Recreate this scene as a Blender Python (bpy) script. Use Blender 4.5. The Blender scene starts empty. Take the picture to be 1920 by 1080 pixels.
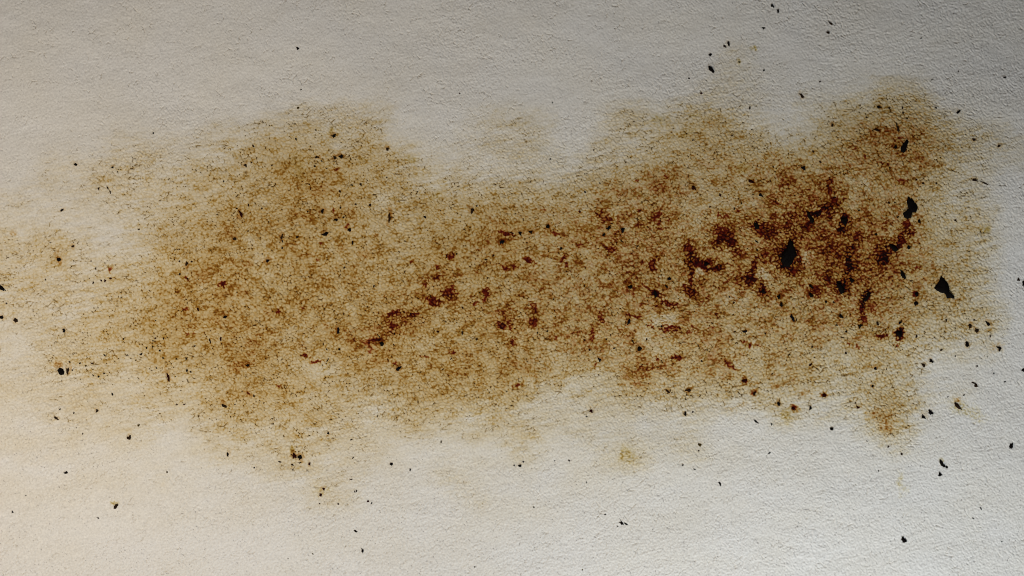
import bpy, bmesh, math
import numpy as np

# ------------------------------------------------------------------ camera, light, exposure
W_PX, H_PX = 1920.0, 1080.0
WIDTH = 0.20                       # metres of sheet across the picture
S = WIDTH / W_PX                   # metres per pixel of the layout plan

scene = bpy.context.scene
cam_d = bpy.data.cameras.new("camera")
cam = bpy.data.objects.new("camera", cam_d)
scene.collection.objects.link(cam)
cam_d.sensor_width = 36.0
cam_d.lens = 50.0
cam.location = (0.0, 0.0, WIDTH / 36.0 * 50.0)
cam.rotation_euler = (0.0, 0.0, 0.0)
cam_d.clip_start = 0.005
cam_d.clip_end = 20.0
scene.camera = cam

world = bpy.data.worlds.new("World")
scene.world = world
world.use_nodes = True
bg = world.node_tree.nodes["Background"]
bg.inputs[0].default_value = (0.95, 0.97, 1.0, 1.0)
bg.inputs[1].default_value = 0.07

def area_lamp(name, loc, power, colour, size):
    d = bpy.data.lights.new(name, "AREA")
    d.shape = "DISK"
    d.size = size
    d.energy = power
    d.color = colour
    o = bpy.data.objects.new(name, d)
    scene.collection.objects.link(o)
    o.location = loc
    n = math.sqrt(sum(c * c for c in loc))
    # aim at the middle of the sheet
    from mathutils import Vector
    o.rotation_euler = Vector([-c / n for c in loc]).to_track_quat('-Z', 'Y').to_euler()
    return o

area_lamp("warm_lamp", (-0.135, -0.047, 0.148), 0.185, (1.0, 0.86, 0.68), 0.05)
area_lamp("cool_lamp", (0.088, -0.160, 0.112), 0.222, (0.95, 1.0, 0.99), 0.03)

scene.view_settings.view_transform = 'Standard'
scene.view_settings.look = 'None'
scene.view_settings.exposure = 0.0
scene.view_settings.gamma = 1.0
scene.view_settings.use_curve_mapping = False
scene.cycles.max_bounces = 6
scene.cycles.filter_width = 0.95            # crisp, like a phone close-up

C = scene.collection
rng = np.random.default_rng(11)
f32 = np.float32

# ------------------------------------------------------------------ noise helpers (numpy)
_perm = rng.permutation(256).astype(np.int32)
_perm = np.concatenate([_perm, _perm, _perm])
_ang = rng.uniform(0, 2 * math.pi, 256)
_gx, _gy = np.cos(_ang).astype(f32), np.sin(_ang).astype(f32)
_r1 = rng.random(256).astype(f32)
_r2 = rng.random(256).astype(f32)
_r3 = rng.random(256).astype(f32)

def hash2(i, j, seed):
    return _perm[_perm[_perm[(i + seed * 37) & 255] + ((j + seed * 11) & 255) & 511] & 255]

def perlin(x, y, seed=0):
    xi = np.floor(x); yi = np.floor(y)
    fx = (x - xi).astype(f32); fy = (y - yi).astype(f32)
    i = xi.astype(np.int32); j = yi.astype(np.int32)
    u = fx * fx * fx * (fx * (fx * 6 - 15) + 10)
    v = fy * fy * fy * (fy * (fy * 6 - 15) + 10)
    def g(a, b, dx, dy):
        h = hash2(i + a, j + b, seed)
        return _gx[h] * dx + _gy[h] * dy
    n00 = g(0, 0, fx, fy); n10 = g(1, 0, fx - 1, fy)
    n01 = g(0, 1, fx, fy - 1); n11 = g(1, 1, fx - 1, fy - 1)
    a = n00 + u * (n10 - n00)
    b = n01 + u * (n11 - n01)
    return (a + v * (b - a)) * f32(1.5)

def fbm(x, y, octaves, seed=0, gain=0.5):
    t = 0; a = 1.0; n = 0
    for k in range(octaves):
        t = t + a * perlin(x * 2 ** k + 17.3 * k, y * 2 ** k - 9.1 * k, seed + k)
        n += a * a; a *= gain
    return t / math.sqrt(n)

def worley(x, y, seed=0, jitter=0.95):
    xi = np.floor(x); yi = np.floor(y)
    fx = (x - xi).astype(f32); fy = (y - yi).astype(f32)
    i = xi.astype(np.int32); j = yi.astype(np.int32)
    F1 = np.full(x.shape, 9, f32); F2 = F1.copy(); F3 = F1.copy()
    ID = np.zeros(x.shape, np.int32)
    for a in (-1, 0, 1):
        for b in (-1, 0, 1):
            h = hash2(i + a, j + b, seed)
            dx = a + 0.5 + jitter * (_r1[h] - 0.5) - fx
            dy = b + 0.5 + jitter * (_r2[h] - 0.5) - fy
            d = np.sqrt(dx * dx + dy * dy)
            c1 = d < F1; c2 = d < F2; c3 = d < F3
            F3 = np.where(c2, F2, np.where(c3, d, F3))
            F2 = np.where(c1, F1, np.where(c2, d, F2))
            ID = np.where(c1, h, ID)
            F1 = np.where(c1, d, F1)
    return F1, F2, F3, _r3[ID]

def sstep(a, b, x):
    t = np.clip((x - a) / (b - a), 0, 1)
    return t * t * (3 - 2 * t)

# ------------------------------------------------------------------ stain plan: how deeply the sheet is soaked, every 40 px of the plan
STAIN = [
"000000000000000000000000000000000000000000000000",
"000000000000000000000000000000000000000000000000",
"000000000000000000000000000000000010000000000000",
"000000000000000000000000000000000110000000000000",
"000000000000000000000000000000001111011123210000",
"000000000000112222100011110012223321012344431100",
"000001111122333223100112210022234433223456653221",
"001112221223454444321111110122344444444555553211",
"011122222334455544332222222344554455665555542210",
"111112223344455544444444444455554445667555532210",
"111111223455555554444455555566655566787766543310",
"223211234454555445445566555565556656777777643310",
"222222234555445554455555555556656666757767554310",
"222223345555555555556555555556656566566766544310",
"222223345555555445665556655555555555556564444320",
"112233455555544566654556555655455544545454433320",
"112233344455544456555545544545444544444343321110",
"112222233344444344445555543235544444443333210000",
"111121222345443333344444321223333322322234311100",
"011111121233333322232222211111111100211124300000",
"000101100122232211111111211111011000000012200000",
"000000000111122111000000100012101000000000000000",
"000000010000101110001100000000000000000000000000",
"000000000000001110000010000000000000000000000000",
"000000000000000000000000000000000000000000000000",
"000000000000000000000000000000000000000000000000",
"000000000000000000000000000000000000000000000000",
]
LEVEL = np.array([0, .14, .30, .46, .63, .84, 1.03, 1.24, 1.5, 2.0], f32)
# blotches inside the stain: x, y, half length, half width, angle (deg, clockwise on the plan), kind, strength
# r dark red-brown, o orange-brown, y olive, k almost black
BLOTCH = [
(1132,407,20,9,25,'r',1.1),(1230,407,11,12,0,'r',1.1),(1235,352,22,14,0,'r',.35),(1155,355,8,14,0,'o',.8),(1267,392,5,9,0,'o',1),
(1256,412,5,8,0,'r',.9),(1042,434,15,6,28,'r',.9),(1058,443,13,7,0,'o',1),(1195,425,5,10,0,'r',.8),(1235,427,10,5,0,'r',.8),
(1352,402,14,6,0,'r',.9),(1332,396,5,4,0,'r',.9),(1382,395,6,4,0,'r',.9),(1357,440,18,16,0,'r',1.3),(1427,433,19,8,42,'r',1.6),
(1020,391,5,4,0,'r',.7),(1087,397,4,4,0,'r',.8),(1196,395,5,5,0,'r',.8),(1170,400,6,4,0,'r',.6),(1249,331,4,4,0,'r',.8),
(1195,341,5,4,0,'r',.9),(1370,340,4,6,0,'o',1),(1392,316,12,9,0,'y',.8),(1330,422,9,10,0,'o',1),(1245,345,26,18,0,'o',.45),
(1641,244,8,4,20,'r',.9),(1600,277,9,4,25,'r',1),(1620,294,5,5,0,'r',.9),(1727,247,4,9,0,'o',1.1),(1735,307,24,9,0,'o',1),
(1650,309,9,3,0,'r',1),(1610,309,4,3,0,'r',.9),(1687,340,9,6,0,'r',1),(1557,342,6,11,10,'r',1.2),(1562,377,11,7,0,'r',1.4),
(1555,358,5,9,-25,'r',1.1),(1582,371,5,3,0,'r',1.2),(1532,396,24,6,-4,'r',1.8),(1553,403,4,7,-30,'r',1.5),(1491,404,10,9,0,'r',1.1),
(1455,382,10,3,40,'r',1.2),(1581,415,10,11,10,'r',2),(1577,432,8,7,0,'r',1.8),(1515,422,13,9,30,'r',1.2),(1477,420,12,11,0,'r',.9),
(1447,437,11,10,0,'r',1.2),(1697,422,6,8,0,'r',1.4),(1705,437,6,5,-30,'r',1.4),(1689,442,5,8,0,'r',1.6),(1612,405,11,9,0,'o',1),
(1602,442,15,9,0,'r',1),(1635,425,20,14,0,'o',.9),(1842,430,9,6,0,'y',.9),(1500,360,40,22,0,'o',.8),(1545,340,26,14,0,'o',.8),
(1500,445,45,20,0,'o',.8),(1660,280,45,30,0,'o',.35),
(1477,478,13,26,14,'r',2.0),(1487,507,9,8,0,'r',1.3),(1592,492,8,24,4,'r',1.9),(1575,537,9,13,10,'r',2),(1622,557,8,14,20,'r',2),(1615,577,5,12,0,'r',1.4),
(1615,601,9,8,0,'r',1.1),(1672,464,12,6,0,'r',1.8),(1655,482,12,11,-30,'r',1.8),(1690,452,11,6,0,'r',1.6),(1640,470,14,6,-40,'r',1.1),
(1717,502,7,5,0,'r',1),(1735,522,9,5,0,'o',1),(1550,520,6,7,0,'r',1.3),(1532,545,12,9,0,'r',1.1),(1502,532,8,7,0,'r',.9),
(1635,575,18,12,0,'r',.55),(1684,626,7,9,0,'r',2),(1652,629,10,5,10,'r',1.4),(1681,647,6,7,0,'r',.8),
(1531,642,15,9,0,'o',1),(1590,646,5,4,0,'r',.9),(1607,650,4,5,0,'r',.9),(1585,500,40,35,0,'o',.7),(1650,500,34,34,0,'o',.7),
(1560,480,30,26,0,'o',.9),(1715,552,6,6,0,'r',1.6),(1460,470,18,16,0,'r',.6),(1560,465,22,12,0,'r',.8),(1610,525,16,12,0,'r',.8),
(1146,466,11,6,0,'r',1.2),(1133,458,6,6,0,'r',.8),(1086,457,4,6,0,'r',1),(991,488,10,3,25,'r',1.4),(964,499,5,9,15,'r',1.1),
(1054,485,10,4.5,-30,'r',1.4),(1061,499,5,6,20,'r',1.2),(1205,492,9,7,0,'r',.8),(1227,495,6,15,18,'r',1.5),(1292,472,8,14,0,'r',1.5),
(1294,495,6,20,0,'r',1.1),(1296,525,6,22,0,'r',1.5),(1297,548,10,6,0,'r',1.3),(1318,498,20,9,12,'r',1.6),(1340,503,12,4,-8,'r',1.5),
(1306,487,10,6,30,'r',1.2),(1357,453,19,8,0,'r',1.6),(1352,467,7,4,0,'r',.9),(1382,472,8,11,10,'r',1.1),(1414,497,6,11,25,'r',1.4),
(1407,522,14,10,0,'r',1.7),(1430,545,11,7,35,'r',1.7),(1380,530,14,8,30,'r',.7),(1436,478,9,9,0,'r',1.1),(1229,552,6,9,0,'r',1.6),
(1213,535,14,3,22,'r',1),(1256,567,14,4,0,'r',1.5),(1232,572,5,4,0,'r',1),(1187,555,5,7,0,'r',.9),(1202,572,5,5,0,'r',.8),
(1282,540,4,6,0,'r',1.1),(1317,567,11,6,-20,'r',.9),(1327,557,4,6,20,'r',1),(1344,590,6,8,0,'r',.7),(1001,576,5,9,-25,'r',1.1),
(1001,602,7,12,-25,'r',1.1),(975,555,10,9,0,'o',.8),(997,522,11,6,0,'o',.8),(1127,595,6,11,15,'r',1),(1114,622,7,15,15,'r',1.1),
(1175,592,7,6,0,'r',1),(1195,596,11,4,5,'r',1.1),(1219,606,4,9,-25,'r',.9),(1165,620,7,6,0,'r',.8),(1190,622,11,5,-20,'o',1.3),
(1257,616,14,4,5,'r',1.5),(1290,621,20,4,0,'r',.7),(1335,617,14,4,-5,'r',.8),(1297,612,5,5,0,'r',.9),(1355,635,13,9,0,'o',.7),
(1270,670,9,4,-15,'r',1.5),(1232,675,3,6,0,'r',1.1),(1205,691,11,3,0,'r',1.1),(1236,682,40,5,-17,'o',1.1),(1200,704,11,4,0,'o',1.3),
(1370,686,15,4,38,'r',1.1),(1350,670,10,3,40,'o',1.1),(1331,699,9,5,0,'o',1),(1396,714,5,5,0,'r',1.6),(1395,641,6,3,20,'r',1.2),
(1406,647,4,4,0,'r',1.2),(1425,650,14,2,5,'r',.8),(1115,686,6,5,0,'r',.8),(1045,657,30,3,4,'o',.9),(962,642,6,6,0,'r',1.1),
(1040,631,5,6,-20,'r',.9),(1330,520,30,30,0,'o',.35),(1240,505,50,40,0,'o',.3),
(844,480,6,4,-35,'r',1.3),(820,501,4,4,0,'r',1.2),(821,519,9,6,0,'r',1.1),(796,532,5,5,0,'r',.9),(842,547,11,8,-25,'r',1.5),
(810,564,12,7,20,'r',1.3),(825,530,28,30,0,'o',.55),(947,502,8,6,0,'r',1.2),(912,550,7,11,15,'r',1.3),(890,570,7,4,-35,'r',1.1),
(735,590,12,5,-42,'r',1.5),(775,589,8,3,0,'r',1.4),(737,611,13,6,10,'r',1.2),(757,600,30,17,0,'o',.9),(762,605,4,3,0,'r',1),
(940,610,6,6,0,'r',1.7),(955,607,6,11,-15,'r',1.2),(950,590,10,9,0,'o',.9),(702,640,8,3,5,'r',1.4),(690,640,26,11,0,'r',.55),
(655,635,8,10,0,'o',.8),(690,657,11,5,0,'r',.6),(610,612,5,7,0,'o',1),(570,667,4,5,0,'r',1.4),(591,677,9,2.5,-8,'r',1.4),
(525,582,5,6,0,'r',1.1),(502,585,9,8,0,'o',.9),(567,577,8,3,-20,'r',.9),(602,457,5,5,0,'r',.8),(640,465,8,8,0,'o',.9),
(685,477,11,7,0,'o',.9),(595,487,5,4,0,'r',.9),(770,491,4,3,0,'r',1),(742,682,5,4,0,'r',1),(792,671,8,3,0,'r',1.2),
(847,660,6,4,0,'r',1),(565,647,11,6,0,'o',.8),(720,675,20,10,0,'o',.7),(880,660,30,14,0,'o',.3),(540,560,60,30,0,'y',.15),
(109,475,4,7,15,'o',1),(111,684,6,6,0,'o',1.6),(207,505,3,6,10,'r',1),(415,532,7,4,-20,'r',1.5),(377,522,15,10,25,'o',.8),
(417,552,18,10,0,'o',.5),(405,600,13,9,0,'o',.6),(345,579,11,4,10,'r',.8),(335,550,11,5,20,'y',.9),(287,610,10,4,20,'y',.9),
(450,688,19,8,-15,'o',1.5),(472,640,10,7,0,'o',1),(357,625,10,4,0,'r',.7),(465,494,9,5,0,'o',1),(350,522,6,3,30,'r',1),
(27,437,6,5,0,'o',.9),(422,427,5,4,0,'o',1),(430,440,14,7,0,'o',.6),
(622,245,4,6,0,'y',1),(681,299,6,4,0,'y',1.1),(632,320,8,4,-20,'o',1.4),(632,321,3,2,0,'r',1),(625,395,3,6,0,'r',1.1),(707,442,4,4,0,'o',1),
(652,424,5,5,0,'r',.9),(817,365,12,5,-15,'y',.8),(555,303,12,14,-35,'y',.8),(600,357,11,11,0,'o',.7),(562,330,9,14,0,'y',.7),
(770,297,11,6,10,'y',.8),(948,437,13,3,10,'r',1.3),(930,417,13,6,30,'o',1),(920,445,11,7,0,'o',1),(655,400,10,20,-25,'o',.6),
(1386,115,3,4,-30,'y',1.3),(1413,92,5,5,0,'y',.9),(1300,215,10,4,0,'y',.7),(1287,250,12,5,-10,'y',.8),(1335,235,6,5,0,'o',.8),(1230,225,12,5,0,'y',.6),
(467,739,10,6,15,'o',2),(465,739,5,4,0,'r',.8),(547,844,4,6,0,'y',1.6),(524,725,6,4,0,'r',.9),(603,922,16,10,20,'y',.3),
(1180,852,12,16,-35,'y',.5),(1168,850,5,9,20,'y',.6),(1291,732,6,5,0,'o',1.6),(1414,736,6,6,-30,'r',.9),(970,726,9,3,-15,'r',1),
(1380,762,20,2.5,-14,'o',.8),(1655,790,14,22,-30,'o',.6),(1662,802,15,5,12,'o',1.1),(1640,775,7,5,0,'o',1.2),
(1475,780,11,7,25,'y',1),(1510,735,13,6,-10,'o',.8),(1455,723,9,5,-25,'o',1.3),(1545,739,5,4,0,'r',1.2),(1487,765,5,4,0,'r',1),
(1795,752,6,8,-25,'o',1),(1812,770,30,12,25,'y',.35),(1865,650,12,10,0,'o',.4),(1762,862,4,6,0,'y',1),(216,942,5,4,0,'y',.8),
(1690,905,8,20,-15,'y',.3),(620,250,30,14,0,'y',.15),(1040,290,60,18,0,'y',.06),
]

# ------------------------------------------------------------------ where the crumbs lie
# large clumps with their own outline: name, x, y, kind, outline, height, label
CLUMPS = [
("dirt_clump",1766,541,'k',[(1763,519),(1769,525),(1773,531),(1778,541),(1776,548),(1786,555),(1784,560),(1772,558),(1767,549),(1757,547),(1749,540),(1754,534),(1757,529)],4.5,"largest black clump, by itself near the right end of the stain"),
("dirt_clump",1704,390,'k',[(1698,370),(1706,374),(1712,382),(1717,388),(1714,398),(1707,400),(1705,408),(1699,412),(1692,408),(1690,400),(1696,395),(1700,391),(1697,382)],4.0,"black two-lobed clump in the upper right of the stain"),
("dirt_clump",1478,478,'k',[(1481,448),(1485,456),(1490,467),(1491,477),(1486,489),(1478,500),(1468,497),(1463,488),(1467,477),(1474,466),(1478,454)],3.4,"tall black clump in the darkest red-brown patch beside a pale spot"),
("dirt_clump",1692,275,'k',[(1695,264),(1699,267),(1697,276),(1694,283),(1690,288),(1685,285),(1686,276),(1689,270)],3.0,"black ragged clump in the upper right lobe of the stain"),
("dirt_clump",1691,515,'k',[(1686,506),(1690,509),(1694,514),(1697,520),(1694,524),(1690,521),(1686,513)],3.2,"oval black crumb leaning left of the largest black clump"),
("dirt_clump",115,696,'k',[(110,691),(114,690),(119,692),(121,697),(119,702),(114,703),(110,700),(108,695)],3.6,"smooth black oval crumb with brown halo near the left edge"),
("dirt_clump",1333,131,'k',[(1328,124),(1331,124),(1335,128),(1339,134),(1338,137),(1333,134),(1329,130)],2.6,"slanting black crumb on the bare paper above the stain"),
("dirt_clump",1694,1012,'k',[(1690,1006),(1694,1006),(1698,1011),(1700,1015),(1696,1017),(1692,1016),(1690,1011)],3.0,"lone black crumb in the bare lower right corner of the sheet"),
("dirt_clump",1766,869,'k',[(1761,862),(1765,863),(1768,869),(1772,873),(1769,876),(1765,874),(1762,868)],2.8,"slanting black crumb with a fleck at its foot, on bare lower right paper"),
("dirt_clump",1795,761,'b',[(1789,755),(1793,756),(1797,760),(1801,765),(1803,769),(1797,767),(1792,762)],2.4,"dark brown slanting crumb in the small tan smear below the stain's right end"),
("dirt_clump",217,949,'b',[(214,951),(217,945),(221,944),(222,948),(219,952),(215,954)],2.6,"dark crumb alone on the bare paper in the lower left"),
("dirt_clump",4,540,'k',[(-3,533),(3,536),(8,541),(10,545),(3,544),(-3,541)],2.6,"black crumb touching the left edge of the picture"),
("dirt_clump",1519,409,'k',[(1513,397),(1517,401),(1520,407),(1525,412),(1524,419),(1519,418),(1515,409),(1512,401)],2.4,"black drop-shaped crumb hanging under the red-brown bar"),
("dirt_clump",1581,417,'k',[(1573,411),(1580,410),(1587,409),(1586,417),(1584,424),(1579,421),(1576,415)],2.2,"black wedge-shaped crumb right of the red-brown bar"),
("dirt_clump",1418,424,'k',[(1413,417),(1418,417),(1423,423),(1422,430),(1416,429),(1413,424)],2.4,"black crumb at the upper end of a slanting red streak"),
("dirt_clump",1575,538,'k',[(1567,529),(1573,531),(1578,537),(1582,546),(1576,552),(1572,545),(1569,537)],2.4,"black patchy crumb at the lower edge of the darkest area"),
("dirt_clump",1624,556,'k',[(1626,545),(1629,551),(1626,560),(1621,566),(1617,565),(1621,558),(1623,550)],2.2,"narrow black crumb leaning right below the darkest area"),
("dirt_clump",1675,465,'k',[(1667,458),(1673,460),(1679,464),(1682,469),(1676,473),(1671,469)],2.4,"black crumb at the right rim of the darkest red-brown area"),
]
# single crumbs: x, y, half length, half width, angle, kind, label
CRUMBS = [
(626,255,4,4,0,'k',"round black crumb at the upper rim of the stain's left half"),
(639,294,4.5,3.6,10,'k',"black crumb, right one of a close pair below the upper rim"),
(628,296,3.4,3,0,'b',"dark brown crumb, left one of a close pair below the upper rim"),
(594,295,4.5,2.2,15,'b',"flat dark crumb left of the close pair under the upper rim"),
(604,396,4.8,3.6,-50,'k',"angular black crumb in the left half of the stain"),
(630,412,4,3,30,'k',"small pointed black crumb right of the angular black one"),
(655,431,4.2,3.6,0,'k',"black crumb with a red-brown smear above it, left half"),
(610,439,5.4,4.8,0,'k',"largest round black crumb in the left half of the stain"),
(528,445,2.2,6,5,'b',"short upright dark splinter in the left half of the stain"),
(730,409,2.4,11,3,'b',"longest upright dark splinter, alone in the stain's middle left"),
(885,395,3.4,6,-12,'b',"dark brown upright crumb near the notch of clean paper"),
(726,280,3.4,2.6,30,'b',"dark speck on the upper rim left of the clean notch"),
(452,402,2.4,8,-20,'d',"thin dark leaning splinter at the upper left of the stain"),
(142,309,4,2.8,10,'k',"black speck left of the faint tan patch, upper left"),
(212,314,2.8,2.4,0,'k',"black dot in the faint tan patch, upper left"),
(117,394,4.4,2.2,-35,'k',"slanted dark speck in the pale upper left"),
(460,310,3.4,3,0,'b',"dark dot on the left part of the stain's upper rim"),
(558,91,3.4,3.2,0,'k',"lone black dot on bare paper at the top"),
(111,487,4.4,4,0,'k',"black crumb with a brown tail near the left edge"),
(2,595,5,3.6,20,'k',"dark crumb cut by the left edge, lower of two there"),
(29,601,5,4.4,40,'b',"ragged dark brown crumb close to the left edge"),
(120,620,3,4,0,'k',"small black crumb between the two black ones near the left edge"),
(127,695,2.6,8,3,'b',"upright dark splinter right beside the smooth black oval crumb"),
(137,462,3.4,2.4,0,'b',"tiny dark crumb above the left edge crumbs on pale paper"),
(316,707,3,9,-12,'d',"dark red upright sliver at the lower left of the stain"),
(422,594,3.8,4,0,'k',"black crumb in the orange-brown left part of the stain"),
(465,685,3.4,3,0,'k',"black dot at the end of an orange smear, lower left"),
(350,495,2.6,5,5,'b',"dark upright tick at the stain's left side"),
(440,448,4.4,3.2,-20,'b',"dark brown crumb at the upper left of the stain's body"),
(420,761,4.4,3.6,40,'b',"dark crumb under the stain's lower left rim"),
(244,820,3.6,5,-15,'b',"dark crumb with hair-like legs in the pale lower left"),
(124,886,3.6,3.2,0,'k',"square black dot on bare lower left paper"),
(106,784,5,2.4,35,'b',"thin branching dark speck at the left below the stain"),
(183,770,3.4,2.6,60,'b',"small forked dark speck below the stain's left end"),
(427,852,2.2,4.2,-10,'k',"small black drop below the stain's lower left rim"),
(562,857,5.2,4.6,0,'k',"black crumb, right one of a pair in the small spot below"),
(551,855,4,5.6,5,'d',"dark red crumb, left one of a pair in the small spot below"),
(580,870,2.4,3.8,-10,'d',"small dark red fleck right below the black and red pair"),
(607,917,3.4,2.4,35,'d',"small dark red crumb, upper of two under the small spot"),
(601,928,2.6,4.2,-25,'d',"small dark red crumb, lower of two under the small spot"),
(734,870,3.2,3.2,0,'k',"black dot on bare paper below the middle left"),
(615,812,2.4,3.2,-20,'k',"small black dot at the stain's lower rim, left of centre"),
(667,996,4.6,2,20,'k',"flat black flake near the bottom, left of centre"),
(680,1032,2.4,4.8,-15,'k',"black pointed flake closest to the bottom edge"),
(1166,981,3.2,4.8,-30,'k',"black angular flake, larger of a pair low in the middle"),
(1174,983,3.6,2,40,'k',"black angular flake, smaller of a pair low in the middle"),
(634,620,2.6,6.4,-15,'n',"curved black fleck in the stain's lower left of centre"),
(747,691,3.6,5.4,30,'n',"blue-black oval crumb at the lower rim, centre left"),
(716,645,4.6,5.4,0,'k',"black crumb in the red-brown smear left of centre"),
(502,489,4.2,3,-20,'n',"blue-black crumb in the left half of the stain"),
(941,454,6,3.6,-30,'n',"blue-black slanted crumb in the stain's centre"),
(975,437,4.4,3.2,25,'k',"black crumb, left one of two at the centre top"),
(995,435,4.2,3.2,25,'k',"black crumb, right one of two at the centre top"),
(1027,425,4.6,5,0,'k',"black crumb heading a red smear at the centre top"),
(1142,427,3.2,5.4,20,'n',"blue-black crumb under the red blotch right of centre"),
(1167,431,4.4,3.8,30,'n',"blue-black crumb right of the red blotch, upper centre right"),
(1132,440,3.6,3,-30,'k',"dark crumb below the red blotch, lowest of three"),
(1300,353,5,4,20,'d',"dark red-black crumb at the upper rim, right of centre"),
(1407,341,5.6,3.2,25,'d',"dark red flake at the upper rim beside a yellow patch"),
(1425,366,4.6,3,35,'n',"blue-black flake below the dark red flake, upper right"),
(1052,466,3.2,2.6,-30,'n',"small blue-black dot left of centre in the stain's middle"),
(1324,495,4.8,4.2,0,'k',"black crumb on the red triangular blotch right of centre"),
(1229,552,4,7.4,-5,'k',"upright black crumb in the stain's middle, right of centre"),
(1182,538,5,4,10,'k',"black crumb with brown tail below, centre right"),
(1255,523,4.2,2.8,0,'n',"blue-black fleck left of the vertical red bar"),
(1179,603,3,5.6,25,'n',"blue-black seed-like crumb above a curved red-brown ring"),
(1199,654,5,5.2,0,'k',"black crumb under the curved red-brown ring, low centre"),
(1397,621,3.2,3,0,'n',"blue-black dot in the pale lower right of centre"),
(1124,674,4,3,45,'n',"small blue-black fleck at the lower rim, centre"),
(1430,546,5,4,30,'k',"black crumb at the lower end of a slanting dark chain"),
(1459,557,4.2,4,20,'k',"black crumb, upper of two below the tall black clump"),
(1464,571,4,3.2,40,'k',"black crumb, lower of two below the tall black clump"),
(1519,554,3.8,4,0,'k',"black crumb with a leg, below the dark area"),
(1519,537,4,3.4,0,'k',"black crumb just above another, under the dark area"),
(1575,593,3.8,4.8,-25,'k',"black diamond crumb well below the dark area"),
(1485,597,2.8,7.4,-20,'n',"dark forked splinter below the dark area's left"),
(1595,525,5,4.4,0,'k',"black crumb at the foot of the vertical red streak"),
(1701,464,3.8,4,0,'n',"round blue-black crumb right of the dark area's rim"),
(1675,277,4,4.2,-20,'k',"small black lump left of the ragged clump, upper right lobe"),
(1645,202,4.2,3,35,'k',"black crumb high in the upper right lobe"),
(1680,243,2.6,8,-10,'b',"bent dark splinter above the ragged clump, upper right lobe"),
(1641,245,5.6,2.8,30,'b',"dark brown flake left of the bent splinter, upper right lobe"),
(1792,212,3.6,2.6,-15,'k',"black speck right of the upper right lobe"),
(1821,264,3.6,2.8,0,'b',"dark speck on the faint tan fringe, upper right"),
(1867,276,3.2,3.4,0,'b',"brown-black speck farthest right on the faint tan fringe"),
(1821,339,4.2,2.6,30,'b',"dark pointed speck on grey paper right of the lobe"),
(1505,316,4,4.2,0,'n',"blue-black crumb between the lobe and the dark area"),
(1559,236,2.6,3.4,0,'b',"small dark dot left of the upper right lobe"),
(1720,415,3,4.4,-15,'k',"small black crumb below right of the two-lobed clump"),
(1717,552,4,4.4,0,'k',"black crumb, upper of two left of the largest clump"),
(1715,569,4.6,4,0,'k',"round black crumb, lower of two left of the largest clump"),
(1684,626,5.4,5.8,0,'k',"black crumb over a red spot at the stain's lower right"),
(1686,605,4.2,2.8,-30,'n',"flat blue-black fleck above the crumb over the red spot"),
(1612,611,5,3,-25,'k',"black wedge at the bottom of the red drip, lower right"),
(1812,646,4.8,4.4,20,'k',"round black crumb at the right rim of the stain"),
(1872,653,6,3.4,35,'k',"dark flake farthest right at the stain's rim"),
(1850,607,7,2.6,42,'k',"long slanted dark flake at the stain's right end"),
(1817,611,4.8,3.4,35,'b',"dark brown flake left of the long slanted one"),
(1829,620,4.8,3,45,'b',"brown flake under the long slanted one, right end"),
(1745,677,4.4,2.8,35,'k',"dark flake, right one of two at the lower right rim"),
(1731,685,4.4,3.2,20,'b',"dark flake, left one of two at the lower right rim"),
(1917,532,5,5.4,0,'k',"black crumb cut by the right edge, upper one"),
(1906,524,3.6,2.6,45,'b',"dark fleck beside the black crumb at the right edge"),
(1919,694,4.4,4,30,'k',"black crumb cut by the right edge, lower one"),
(1829,722,5,3.6,25,'b',"dark crumb on bare paper under the stain's right end"),
(1744,773,3.8,5.6,-25,'k',"black pointed crumb, right one of two beside the orange spot"),
(1731,782,3.6,4.6,-30,'k',"black pointed crumb, left one of two beside the orange spot"),
(1895,836,3.8,4.6,20,'k',"black crumb with a faint tail near the right edge, below"),
(1775,876,3,2.6,0,'k',"tiny black fleck touching the slanting crumb, bare lower right"),
(1762,890,3.6,4.4,-35,'k',"small black crumb under the slanting crumb, bare lower right"),
(1559,804,3.6,4.2,10,'k',"black star-like speck below the stain, left of the orange spot"),
(1459,757,3.2,5,-20,'k',"black pointed crumb at the lower rim, beside an olive smear"),
(1487,766,4,3.4,20,'d',"dark red speck right of the olive smear, lower rim"),
(1519,765,2.4,4.2,5,'k',"small upright black speck right of the dark red one"),
(1545,741,4,4.4,-30,'d',"dark red crumb at the lower rim above the bare paper"),
(1608,764,4,2.6,0,'d',"small red-brown speck left of the orange spot"),
(1636,724,3,3.4,0,'k',"black dot on the lower rim above the orange spot"),
(1641,691,3.4,3,45,'n',"blue-grey fleck low in the stain's right half"),
(1109,771,3.2,3.6,0,'d',"dark red dot below the stain's centre"),
(1285,776,2.6,4.6,-20,'k',"forked black speck below the stain, right of centre"),
(1291,732,4.6,3.6,0,'b',"dark brown crumb at the lower rim, right of centre"),
(1252,734,2.4,5.2,-35,'b',"thin dark splinter at the lower rim, right of centre"),
(1396,714,4.4,4.4,20,'d',"dark red crumb on the lower rim, right half"),
(1414,737,4.2,3.4,-40,'b',"dark brown crumb under the dark red one, right half"),
(1417,790,8,1.8,32,'k',"thin slanted black thread on bare paper, right of centre"),
(1350,907,2.2,4.2,-10,'k',"black comma-shaped speck on bare paper, right of centre"),
(1312,834,3.4,2.6,20,'s',"olive-brown speck on the bare paper right of centre"),
(975,873,3.4,2.4,-20,'k',"black speck in a row of three below the centre"),
(1448,11,2.6,4.4,-25,'k',"black speck nearest the top edge, upper of two"),
(1459,21,2.2,3.8,0,'k',"black speck near the top edge, lower of two"),
(1366,82,3,4.2,0,'k',"black speck high above the slanting black crumb"),
(1332,102,3.4,2.6,-10,'k',"black speck straight above the slanting black crumb"),
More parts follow.
